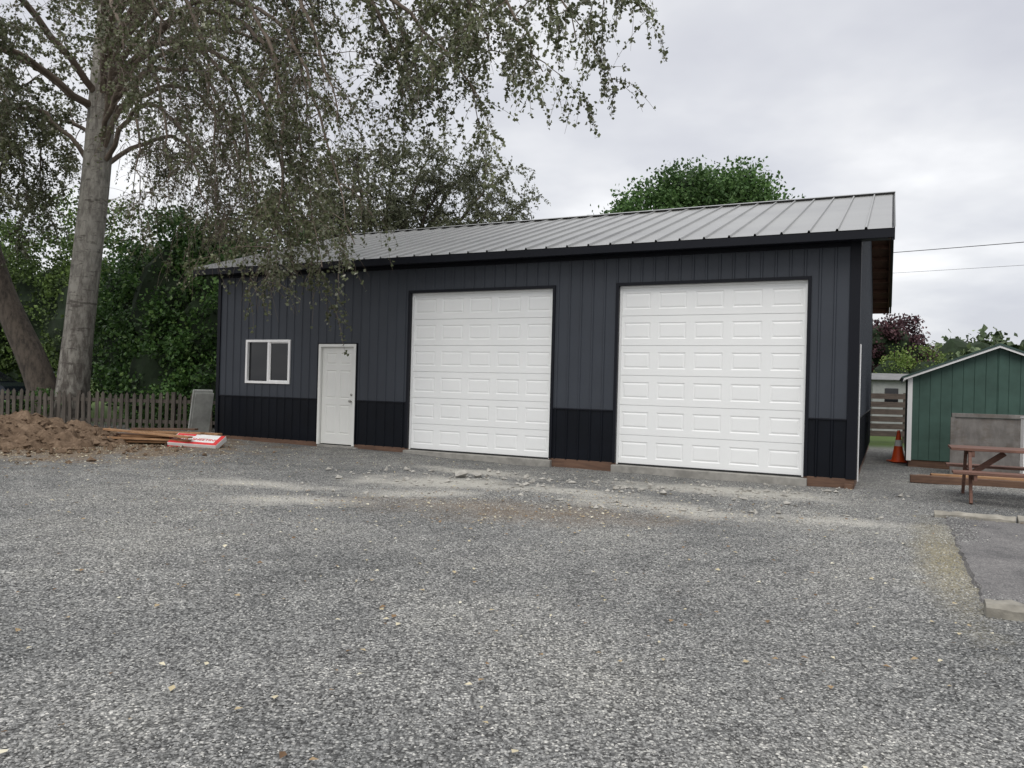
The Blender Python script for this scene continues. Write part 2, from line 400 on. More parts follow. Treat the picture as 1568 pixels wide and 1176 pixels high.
w.box(mx+.03,mx+.055,-.01,.06,z0+.055,z1-.055); w.box(a1-.08,a1-.055,-.01,.06,z0+.055,z1-.055); w.box(mx+.055,a1-.08,-.01,.06,z0+.055,z0+.08);w.box(mx+.055,a1-.08,-.01,.06,z1-.08,z1-.055)
w.build('window_frame',[M_vinyl],G,bevel=.003)
gl=Acc(); gl.face([(a0+.05,.03,z0+.05),(mx,.03,z0+.05),(mx,.03,z1-.05),(a0+.05,.03,z1-.05)])
gl.face([(mx,.012,z0+.05),(a1-.05,.012,z0+.05),(a1-.05,.012,z1-.05),(mx,.012,z1-.05)]); gl.build('window_glass',[M_glass],G)
rf=Acc(); A0,A1=-LEN-.45,.50
sl_=(RZ-EZ)/(RV-EV); ln=math.hypot(1,sl_); nv=(-sl_/ln,1/ln)
def rmapF(s,n_,t): v=EV-.03+t; return (s,v+nv[0]*n_,EZ+(v-EV)*sl_+nv[1]*n_)
def rmapB(s,n_,t): v=2*RV-(EV-.03+t); return (s,v-nv[0]*n_,EZ+((2*RV-v)-EV)*sl_+nv[1]*n_)
for mp in (rmapF,rmapB): ribbed(rf,A0,A1,K(0),K(RV-EV+.03),mp,0,pitch=.41,rh=.034,rw=.045,phase=.09)
rf.build('metal_roof',[M_roof],G)
rc=Acc()
for sgn in (1,-1):
    rc.face([(A0,RV,RZ+.055),(A1,RV,RZ+.055),(A1,RV-sgn*.16,RZ+.052-.16*sl_),(A0,RV-sgn*.16,RZ+.052-.16*sl_)])
rc.build('ridge_cap',[M_roof],G)
def prism(acc,a0,a1,v0,v1,dt,db,mi=0):
    P_=[(a,v,roofz(v)+d) for d in (db,dt) for (a,v) in ((a0,v0),(a1,v0),(a1,v1),(a0,v1))]
    for q in ((0,3,2,1),(4,5,6,7),(0,1,5,4),(1,2,6,5),(2,3,7,6),(3,0,4,7)): acc.face([P_[k] for k in q],mi)
ro=Acc(); E2=2*RV-EV
for (v0,v1) in ((EV,RV),(RV,E2)):
    prism(ro,.002,.44,v0+.03,v1,-.02,-.045,1); prism(ro,-LEN-.40,-LEN-.002,v0+.03,v1,-.02,-.045,1)
    prism(ro,.40,.44,v0+.03,v1,-.05,-.17,1)
    prism(ro,.445,.49,v0-.0,v1,.0,-.19,0); prism(ro,-LEN-.44,-LEN-.40,v0-.0,v1,.0,-.19,0)
v=.2
while v<E2-.1:
    if abs(v-RV)>.1: prism(ro,.03,.398,v,v+.04,-.05,-.14,1)
    v+=.61
ro.box(-LEN,.44,E2-.03,E2,3.86,4.03,1)
ro.build('rake_overhang',[M_trim,M_soffit],G)
cd=Acc(); cd.tube([(.04,.14,.12),(.04,.14,2.3),(.04,.14,2.32)],[.012,.012,.001],8)
cd.build('electrical_conduit',[M_vinyl],G)

# ------------------------------------------------------------------ paved pad, kerbs
Y=lambda a,v:(C[0]+a*ca-v*sa, C[1]+a*sa+v*ca)
def local_obj(acc,name,mats,bev=0):
    o=acc.build(name,mats,None,bevel=bev); o.location=(C[0],C[1],0); o.rotation_euler=(0,0,R(-26)); return o
M_pad,nt,b=newmat('worn_asphalt'); Pp=pos(nt)
vv=N(nt,'ShaderNodeTexVoronoi'); vv.inputs['Scale'].default_value=110; nt.links.new(Pp,vv.inputs['Vector'])
s_c=N(nt,'ShaderNodeSeparateColor'); nt.links.new(vv.outputs['Color'],s_c.inputs[0])
c=ramp(nt,s_c.outputs[0],[(0,(.085,.081,.081)),(.7,(.14,.135,.132)),(1,(.24,.235,.225))])
c=mixc(nt,1.0,c,ramp(nt,noise_(nt,Pp,1.6,6,.7),[(.3,(.62,.62,.63)),(.7,(1.35,1.33,1.3))]),'MULTIPLY')
nt.links.new(c,b.inputs['Base Color']); b.inputs['Roughness'].default_value=.92; bump(nt,b,vv.outputs['Distance'],.4,.004)
pv=Acc(); n_=60; ed=[(1.12+.05*noise.noise(Vector((i*.35,0,0)))+.02*noise.noise(Vector((i*2.1,5,0))), -7.0+4.55*i/n_) for i in range(n_+1)]
for (a0_,v0_),(a1_,v1_) in zip(ed,ed[1:]):
    pv.face([(a0_,v0_,.022),(9,v0_,.034),(9,v1_,.034),(a1_,v1_,.022)]); pv.face([(a0_-.03,v0_,-.03),(a0_,v0_,.022),(a1_,v1_,.022),(a1_-.03,v1_,-.03)])
local_obj(pv,'asphalt_pavement',[M_pad])
M_kerb=simple('kerb_concrete',(.24,.225,.19),.95,0,.4,5,bmp=.8,bscale=30)
def rough_block(acc,a0,a1,v0,v1,z0,z1):
    nseg=max(2,int((a1-a0)/.08))
    base=len(acc.v)
    for i in range(nseg+1):
        a=a0+(a1-a0)*i/nseg
        j=lambda:random.uniform(-.011,.011)
        for v,z in ((v0,z0),(v0+j(),z1-.03+j()),(v0+.03+j(),z1+j()),(v1-.03+j(),z1+j()),(v1+j(),z1-.03+j()),(v1,z0)):
            acc.v.append((a+j()*.5,v,z))
    for i in range(nseg):
        for k in range(5):
            acc.f.append((base+i*6+k,base+(i+1)*6+k,base+(i+1)*6+k+1,base+i*6+k+1)); acc.m.append(0)
    acc.f.append(tuple(base+k for k in range(6))); acc.m.append(0)
    acc.f.append(tuple(base+nseg*6+k for k in reversed(range(6)))); acc.m.append(0)
kb=Acc(); rough_block(kb,1.0,1.85,-2.45,-2.28,-.1,.085); rough_block(kb,1.88,3.6,-2.44,-2.27,-.1,.09); rough_block(kb,3.62,5.4,-2.45,-2.28,-.1,.09)
local_obj(kb,'concrete_kerb',[M_kerb])
kb=Acc(); rough_block(kb,1.08,2.6,-7.2,-7.0,-.1,.10); rough_block(kb,2.63,5,-7.2,-7.0,-.1,.10); local_obj(kb,'concrete_kerb',[M_kerb])

# ------------------------------------------------------------------ picnic table
T=empty('picnic_table',(*Y(1.3,.0),0),R(-26))
tb=Acc()
for i in range(5): tb.box(0,1.85,-.37+i*.15,-.37+i*.15+.14,.73,.77)
tb.build('table_top',[M_table],T,bevel=.006)
for s_,nm in ((-1,'bench_near'),(1,'bench_far')):
    bb=Acc()
    for i in range(2): bb.box(0,1.85,s_*.66-.14+i*.145,s_*.66-.14+i*.145+.135,.42,.46)
    bb.build(nm,[M_table],T,bevel=.006)
lg=Acc()
for x in (.22,1.55):
    for s_ in (-1,1):
        m=Matrix.Translation((x,s_*.48,.36))@Matrix.Rotation(s_*R(27),4,'X'); 
        lg.box(0,.04,-.045,.045,-.41,.40,0,m)
    lg.box(x+.04,x+.08,-.78,.78,.33,.42); lg.box(x+.04,x+.08,-.36,.36,.64,.73)
for x,dx in ((.3,1),(1.55,-1)):
    m=Matrix.Translation((x,-.02,.38))@Matrix.Rotation(dx*R(52),4,'Y'); lg.box(-.04,.04,0,.04,0,.52,0,m)
lg.build('a_frame_legs',[M_table],T,bevel=.004)

# ------------------------------------------------------------------ green shed
H_=empty('green_shed',(*Y(.85,5.1),0),R(-26))
W2=1.62; sh=Acc(); ez=1.93; pz=2.58; D=3.2
def shz(x): return pz-abs(x-W2)*(pz-ez)/W2
def vgroove(acc,mp,s0,s1,zt,extra=()):
    xs=[s0]; x=s0+.2
    while x<s1-.05: xs.append(x); x+=.2
    xs+= [s1]+[e for e in extra]; xs=sorted(set(xs))
    for a,b_ in zip(xs,xs[1:]):
        g_=.006
        acc.face([mp(a+g_,0,.16),mp(b_-g_,0,.16),mp(b_-g_,0,zt(b_-g_)),mp(a+g_,0,zt(a+g_))])
        acc.face([mp(b_-g_,0,.16),mp(b_,.01,.16),mp(b_,.01,zt(b_)),mp(b_-g_,0,zt(b_-g_))])
        acc.face([mp(a,.01,.16),mp(a+g_,0,.16),mp(a+g_,0,zt(a+g_)),mp(a,.01,zt(a))])
vgroove(sh,lambda s,n_,z:(s,n_,z),0,2*W2,shz,(W2,)); vgroove(sh,lambda s,n_,z:(n_,s,z),0,D,K(ez)); vgroove(sh,lambda s,n_,z:(2*W2-n_,s,z),0,D,K(ez)); vgroove(sh,lambda s,n_,z:(s,D-n_,z),0,2*W2,shz,(W2,))
sh.build('shed_walls',[M_green],H_)
s2=Acc()
for xx_ in (-.02,2*W2-.07): s2.box(xx_,xx_+.09,-.022,.07,.14,ez-.03)
s2.box(-.11,-.09,-.15,D+.15,ez-.11,ez-.02)
def rk(acc,x0,x1,v0,v1,dt,db):
    f_=lambda x:pz-abs(x-W2)*(pz-ez)/W2
    P_=[(x,v,f_(x)+d) for d in (db,dt) for (x,v) in ((x0,v0),(x1,v0),(x1,v1),(x0,v1))]
    for q in ((0,3,2,1),(4,5,6,7),(0,1,5,4),(1,2,6,5),(2,3,7,6),(3,0,4,7)): acc.face([P_[k] for k in q])
rk(s2,-.1,W2,-.155,-.12,-.0,-.045); rk(s2,W2,2*W2+.1,-.155,-.12,-.0,-.045)
s2.build('white_trim',[M_vinyl],H_)
s3=Acc(); rk(s3,-.14,W2,-.17,D+.17,.045,.003); rk(s3,W2,2*W2+.14,-.17,D+.17,.045,.003); s3.build('shed_roof',[M_greenroof],H_)
s4=Acc(); s4.box(.02,2*W2-.02,.02,.12,-.1,.155); s4.box(.02,.12,.12,D,-.1,.155); s4.build('skid_base',[M_skirt],H_)
PP=empty('plywood_panel',(8.62,15.0,0),R(-20))
p=Acc(); p.box(0,1.2,0,.02,.05,1.12); p.box(1.215,2.6,0.0,.02,.05,1.10); p.build('sheets',[M_grey_wood],PP)
p=Acc(); p.box(-.03,2.62,-.03,.05,1.125,1.20); p.box(-.05,.02,-.025,-.002,.0,1.12); p.box(1.17,1.25,.022,.06,0,1.12); p.build('frame_boards',[M_grey_wood],PP,bevel=.004)
wp=Acc(); wp.box(-.05,.05,-.05,.05,0,1.15); wp.box(-.06,.06,-.06,.06,1.15,1.18); o=wp.build('white_post',[M_vinyl],None,bevel=.006); o.location=(9.42,14.1,0)
lt=Acc(); lt.box(0,2.6,0,.14,0,.13); o=lt.build('landscape_timber',[M_skirt],None,bevel=.008); o.location=(7.0,13.45,0); o.rotation_euler=(0,0,R(-24))
lt=Acc(); lt.box(0,1.9,0,.3,0,.05); lt.box(.2,2.0,.02,.16,.052,.10); o=lt.build('landscape_timber',[M_lumber],None,bevel=.008); o.location=(7.5,14.1,0); o.rotation_euler=(0,0,R(-20))

tc=empty('traffic_cone',(8.87,17.6,0)); c_=Acc()
c_.box(-.18,.18,-.18,.18,0,.03); c_.tube([(0,0,.03),(0,0,.06),(0,0,.36)],[.15,.135,.085],20); c_.tube([(0,0,.50),(0,0,.70),(0,0,.72),(0,0,.72)],[.063,.032,.028,.001],20)
c_.build('cone_body',[M_orange],tc,True)
c_=Acc(); c_.tube([(0,0,.36),(0,0,.50)],[.0852,.0632],20); c_.build('reflective_collar',[M_vinyl],tc,True)

# ------------------------------------------------------------------ fences
pf=empty('picket_fence',(-16.5,20.3,0.05)); p=Acc(); x=0
while x<10.5:
    w_=.088; z1=1.02+random.uniform(-.05,.05); ti=random.uniform(-.025,.025); yj=random.uniform(-.008,.008)
    pts=[(x,0),(x+w_,0),(x+w_+ti,z1-.06),(x+w_/2+ti,z1),(x+ti,z1-.06)]
    f_=[(a,yj-.02,b_) for a,b_ in pts]; k_=[(a,yj,b_) for a,b_ in pts]
    p.face(f_); p.face(k_[::-1])
    for i in range(5): p.face([f_[i],f_[(i+1)%5],k_[(i+1)%5],k_[i]])
    x+=.165+random.uniform(-.008,.012)
p.build('pickets',[M_picket],pf)
p=Acc(); p.box(0,10.5,.01,.05,.22,.31); p.box(0,10.5,.01,.05,.76,.85)
for i in range(5): p.box(i*2.5,i*2.5+.1,.052,.15,-.2,1.05)
p.build('rails',[M_picket],pf)
rfn=empty('rail_fence',(10.0,24.5,0),R(-6)); p=Acc()
for i in range(7): p.box(i*2.4,i*2.4+.1,.03,.13,0,1.6)
for z in (.22,.45,.68,.91,1.14,1.40): p.box(-.1,16,0,.028,z,z+.17)
p.build('boards',[M_railw],rfn)

# ------------------------------------------------------------------ dirt pile
M_dirt,nt,b=newmat('dirt'); v_=pos(nt); f=noise_(nt,v_,5,8,.8)
nt.links.new(ramp(nt,f,[(.3,(.09,.062,.042)),(.52,(.20,.14,.095)),(.72,(.35,.26,.18))]),b.inputs['Base Color']); b.inputs['Roughness'].default_value=1; b.inputs['Specular IOR Level'].default_value=.1
bump(nt,b,noise_(nt,v_,18,8,.8),.9,.05)
n_=110; uu=np.linspace(-1,1,n_); px,py=np.meshgrid(uu*3.0,uu*2.2,indexing='ij'); hz=np.zeros_like(px)
for i in range(n_):
    for j in range(n_):
        x,y=px[i,j],py[i,j]; r=math.hypot(x/3.0,y/2.2)
        n1=noise.fractal(Vector((x*1.1,y*1.1,3.3)),1.0,2.0,4); n2=noise.fractal(Vector((x*4.5,y*4.5,1.0)),.8,2.0,4)
        e=max(0,1-r**1.6); hz[i,j]=.47*e*(1+.7*n1)+.13*n2*min(1,e*3)-.06*(r>.9)
        if r>=.98: hz[i,j]=-.1
V=np.stack([px-10.6,py+15.9,hz+.07],-1).reshape(-1,3); ii,jj=np.meshgrid(np.arange(n_-1),np.arange(n_-1),indexing='ij'); a=(ii*n_+jj).ravel()
dp=empty('dirt_pile'); np_mesh('mound',V,np.stack([a,a+n_,a+n_+1,a+1],1),M_dirt,dp,True)
k=900; q=np.stack([rng.normal(-10.0,1.7,k),rng.normal(15.0,1.1,k)],1)
o=stones('dirt_clods',q,np.clip(rng.lognormal(-3.3,.5,k),.015,.12),M_dirt,.8,dp,.3)
co=np.zeros(len(o.data.vertices)*3,np.float32); o.data.vertices.foreach_get('co',co); co=co.reshape(-1,3)
iu=np.clip(((q[:,0]+10.6)/3+1)/2*(n_-1),0,n_-1).astype(int); iv=np.clip(((q[:,1]-15.9)/2.2+1)/2*(n_-1),0,n_-1).astype(int)
co[:,2]+=np.repeat(np.maximum(hz[iu,iv],0)*.95,6); o.data.vertices.foreach_set('co',co.ravel()); o.data.update()

# ------------------------------------------------------------------ lumber pile, leaning board, carton
lp=empty('lumber_pile',(-7.35,16.1,.08),R(-6)); p=Acc()
for i in range(16):
    L=random.uniform(1.3,2.3); m=Matrix.Translation((random.uniform(-.35,.3),random.uniform(-.3,.35),.02+.052*(i//3)+.002*i))@Matrix.Rotation(R(random.uniform(-16,16)),4,'Z')@Matrix.Rotation(R(random.uniform(-2,2)),4,'Y')
    p.box(-L/2,L/2,-.07,.07,-.019,.019,random.choice([0,0,0,1]),m)
p.build('boards',[M_lumber,M_skirt],lp,bevel=.003)
bd=Acc(); bd.box(-.03,.03,-.22,.22,0,1.18); bd.box(.035,.06,-.18,.24,0,1.12); o=bd.build('leaning_board',[simple('grey_foam_board',(.30,.31,.29),.8,0,.3,3)],None,bevel=.004)
o.location=(-7.30,17.9,.09); o.rotation_euler=(0,R(16),R(-48))
M_card=simple('carton_white',(.72,.71,.69),.6,0,.05,4); M_red=simple('carton_red',(.60,.035,.035),.6,0,.08,4)
cb=empty('plastic_sheeting_carton',(-6.38,15.7,.15)); cb.rotation_euler=(R(22),R(2),R(-7))
p=Acc(); p.box(-.52,.52,-.22,.22,0,.11); p.build('carton',[M_card],cb,bevel=.006)
p=Acc(); p.box(-.524,.524,-.223,-.221,.005,.045); p.box(-.515,.515,-.215,-.125,.1105,.113); p.box(.42,.515,-.12,.21,.1105,.113); p.box(-.5,-.1,.125,.205,.1105,.113); p.build('red_print',[M_red],cb)
tx=bpy.data.curves.new('label','FONT'); tx.body='PLASTIC SHEETING'; tx.size=.125; tx.offset=.002; tx.align_x='CENTER'; tx.materials.append(M_red)
to=bpy.data.objects.new('label_text',tx); COL.objects.link(to); to.parent=cb; to.location=(-.05,-.05,.114)
p=Acc(); p.box(-.45,.40,-.08,.10,0,.12); o=p.build('wood_block',[M_lumber],None,bevel=.005); o.location=(-6.35,15.90,.09); o.rotation_euler=(0,0,R(-7))

# ------------------------------------------------------------------ parked car (behind fence at far left)
car=empty('parked_car',(-17.0,23.6,.12),0)
M_paint=simple('car_paint',(.010,.014,.022),.2,.3,.05,1); M_tire=simple('tyre',(.012,.012,.012),.8)
prof=[(-2.1,.35),(-2.12,.75),(-1.95,.92),(-1.2,.98),(-.6,1.40),(-.2,1.46),(.8,1.44),(1.35,1.10),(1.95,.98),(2.1,.8),(2.12,.35),(1.75,.3),(1.6,.58),(1.3,.66),(1.0,.58),(.85,.25),(-.85,.25),(-1.0,.58),(-1.3,.66),(-1.6,.58),(-1.75,.3)]
p=Acc()
def yw(z): return .86-.18*max(0,(z-.9)/.55)
Lf=[(x,-yw(z),z) for x,z in prof]; Rt=[(x,yw(z),z) for x,z in prof]
p.face(Lf); p.face(Rt[::-1])
for i in range(len(prof)): j=(i+1)%len(prof); p.face([Lf[i],Rt[i],Rt[j],Lf[j]])
p.build('body',[M_paint],car,bevel=.03)
p=Acc()
for s_ in (-1,1):
    for q in ([(-1.05,1.0),(-.55,1.34),(.05,1.38),(.05,1.0)],[(.12,1.0),(.12,1.38),(.75,1.36),(1.15,1.06),(1.1,1.0)]):
        p.face([(x,s_*(yw(z)+.006),z) for x,z in q])
p.face([(-1.16,-.7,1.02),(-1.16,.7,1.02),(-.66,.62,1.37),(-.66,-.62,1.37)]); p.face([(.86,-.6,1.415),(.86,.6,1.415),(1.34,.7,1.12),(1.34,-.7,1.12)])
p.build('windows',[M_glass],car)
p=Acc()
for x in (-1.3,1.3):
    for s_ in (-1,1): p.tube([(x,s_*.62,.31),(x,s_*.66,.31),(x,s_*.85,.31),(x,s_*.87,.31),(x,s_*.87,.31)],[.001,.31,.31,.27,.001],20)
p.build('wheels',[M_tire],car)

# ------------------------------------------------------------------ outbuilding, power lines, hills
M_obw=simple('outbuilding_wall',(.30,.31,.30),.7,0,.15,3)
hs=empty('white_outbuilding',(14.3,30.5,0),R(-8)); p=Acc(); p.box(0,3.0,0,2.4,0,2.1,0)
p.build('walls',[M_obw],hs)
p=Acc(); p.box(-.12,3.1,-.15,1.2,2.1,2.15); p.face([(-.15,-.2,2.13),(3.15,-.2,2.13),(3.15,1.2,2.42),(-.15,1.2,2.42)]); p.face([(-.15,2.6,2.13),(3.15,2.6,2.13),(3.15,1.2,2.42),(-.15,1.2,2.42)])
p.build('roof',[simple('grey_shingle',(.17,.17,.17),.9)],hs)
p=Acc(); p.box(.45,.95,-.03,.0,1.1,1.8); p.box(2.0,2.7,-.03,0,.0,2.0); p.build('window_and_door',[M_glass],hs)
M_wire=simple('wire',(.02,.02,.02),.7)
def wire(a,b_,sag,r,nm):
    pts=[Vector(a).lerp(Vector(b_),t/30)-Vector((0,0,sag*4*(t/30)*(1-t/30))) for t in range(31)]
    p=Acc(); p.tube(pts,[r]*31,5); p.build(nm,[M_wire],None)
wire((11.3,60,11.0),(31,14.6,7.0),.25,.018,'power_line'); wire((11.3,60,9.7),(31,14.6,6.1),.2,.008,'power_line')
up=empty('utility_pole',(31.2,14.4,0)); p=Acc(); p.tube([(0,0,0),(0,0,9)],[.16,.11],10); p.box(-.9,.9,-.05,.05,8.2,8.32); p.build('pole',[M_railw],up)
hp=[];hf=[]; nn=120
for i in range(nn):
    an=R(-75+150*i/(nn-1)); rr=420; h_=16+7*noise.noise(Vector((i*.09,0,0)))+1.6*noise.noise(Vector((i*.9,3,0)))
    hp+=[(rr*math.sin(an),rr*math.cos(an),-1),((rr+60)*math.sin(an),(rr+60)*math.cos(an),h_+8)]
for i in range(nn-1): hf.append((2*i,2*i+2,2*i+3,2*i+1))
ha=Acc(); ha.v=hp; ha.f=hf; ha.m=[0]*len(hf); ha.build('hills',[simple('hill_forest',(.13,.165,.17),1,0,.25,.06)],None,True)

# ------------------------------------------------------------------ foliage
def foliage(name,blobs,nleaf,size,mat,parent,core_mat=None,clump=.4,per=60,corescale=.72):
    vol=np.array([b_[3]*b_[4]*b_[5] for b_ in blobs])**(2/3); vol/=vol.sum()
    out=[]
    for b_,w_ in zip(blobs,vol):
        k=int(nleaf*w_/per)+1
        d=rng.normal(0,1,(k,3)); d/=np.linalg.norm(d,axis=1)[:,None]
        r=rng.uniform(.55,1.03,k)**.6
        lum=np.array([1+.38*noise.noise(Vector((float(q[0])*2.1+b_[0],float(q[1])*2.1,float(q[2])*2.1+b_[2]))) for q in d])
        cc=np.array(b_[:3])+d*(r*lum)[:,None]*np.array(b_[3:6])
        cs=rng.uniform(.6,1.3,k)*clump
        pts=np.repeat(cc,per,0)+np.clip(rng.normal(0,1,(k*per,3)),-1.6,1.6)*np.repeat(cs,per)[:,None]*np.array([.5,.5,.38])
        out.append(pts)
    Pn=np.concatenate(out); Pn=Pn[Pn[:,2]>.05]
    build_leaves(name,Pn,rng.uniform(.7,1.3,len(Pn))*size,mat,parent)
    if core_mat:  # adds a dark lump inside each blob to block light, no real foliage
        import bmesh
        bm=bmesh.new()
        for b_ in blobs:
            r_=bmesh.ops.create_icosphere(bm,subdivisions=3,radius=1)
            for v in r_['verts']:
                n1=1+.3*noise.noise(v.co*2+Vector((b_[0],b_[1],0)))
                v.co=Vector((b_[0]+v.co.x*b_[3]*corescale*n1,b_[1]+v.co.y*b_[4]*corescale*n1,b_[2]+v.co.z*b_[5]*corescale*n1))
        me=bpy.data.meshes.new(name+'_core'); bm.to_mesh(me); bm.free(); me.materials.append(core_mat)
        o=bpy.data.objects.new(name+'_light_block',me); COL.objects.link(o); o.parent=parent
def spline(cp,n):
    cp=[Vector(c) for c in cp]; P_=[cp[0]*2-cp[1]]+cp+[cp[-1]*2-cp[-2]]; out=[]
    segs=len(cp)-1
    for i in range(n+1):
        t=i/n*segs; k=min(int(t),segs-1); u=t-k; a,b_,c,d=P_[k:k+4]
        out.append(.5*((2*b_)+(c-a)*u+(2*a-5*b_+4*c-d)*u*u+(3*b_-a-3*c+d)*u**3))
    return out
def rv(): return Vector((random.gauss(0,1),random.gauss(0,1),random.gauss(0,1))).normalized()
def grow(acc,limbs,leafpts,subs=14,sublen=(1.2,2.6),twigs=9,twiglen=(.4,.9),leaves=14,droop=.09,upb=.2,t0=.25):
    for cp,rad,lf in limbs:
        n=22; pts=spline(cp,n)
        pts=[p+rv()*.06*(i>0) for i,p in enumerate(pts)]
        acc.tube(pts,[max(.010,rad*(1-i/n)**.8) for i in range(n+1)],7)
        for s in range(subs):
            t=t0+(1-t0)*(s+random.random())/subs; k=min(n-1,int(t*n)); tg=(pts[k+1]-pts[k]).normalized()
            d=(tg*.6+rv()*.9+Vector((0,0,upb))).normalized(); L=random.uniform(*sublen)*(1-.35*t); m=9; q=[pts[k]]
            for i in range(m):
                d=(d+rv()*.16+Vector((0,0,-droop))).normalized(); q.append(q[-1]+d*L/m)
            rr=max(.007,rad*.26*(1-t*.5))
            acc.tube(q,[max(.004,rr*(1-i/m)) for i in range(m+1)],4)
            for w_ in range(twigs):
                kk=random.randint(2,m); dd=((q[kk]-q[kk-1]).normalized()*.5+rv()*.8+Vector((0,0,-droop*2))).normalized()
                l=random.uniform(*twiglen); z=[q[kk]]; mm=5
                for i in range(mm):
                    dd=(dd+rv()*.2+Vector((0,0,-droop*2))).normalized(); z.append(z[-1]+dd*l/mm)
                acc.tube(z,[.005,.0045,.004,.0035,.003,.002],3)
                if random.random()<min(1,lf*1.6):
                    for e in range(int(leaves*lf*random.uniform(.5,1.5))):
                        u=random.random()*mm; i=min(mm-1,int(u)); p=z[i].lerp(z[i+1],u-i); leafpts.append(p+rv()*random.uniform(.01,.08))
M_poplar=leafmat('poplar_leaf',[(0,(.07,.082,.038)),(.45,(.13,.148,.075)),(.8,(.19,.21,.13)),(.95,(.30,.31,.245)),(1,(.42,.42,.37))],.3,.5)
M_bark=bark('poplar_bark',(.15,.138,.12),(.33,.315,.275),2.4,(.065,.054,.045)); M_twig=simple('twig_bark',(.14,.11,.085),.9,0,.3,3)
M_dk=bark('dark_bark',(.035,.028,.022),(.10,.08,.062))

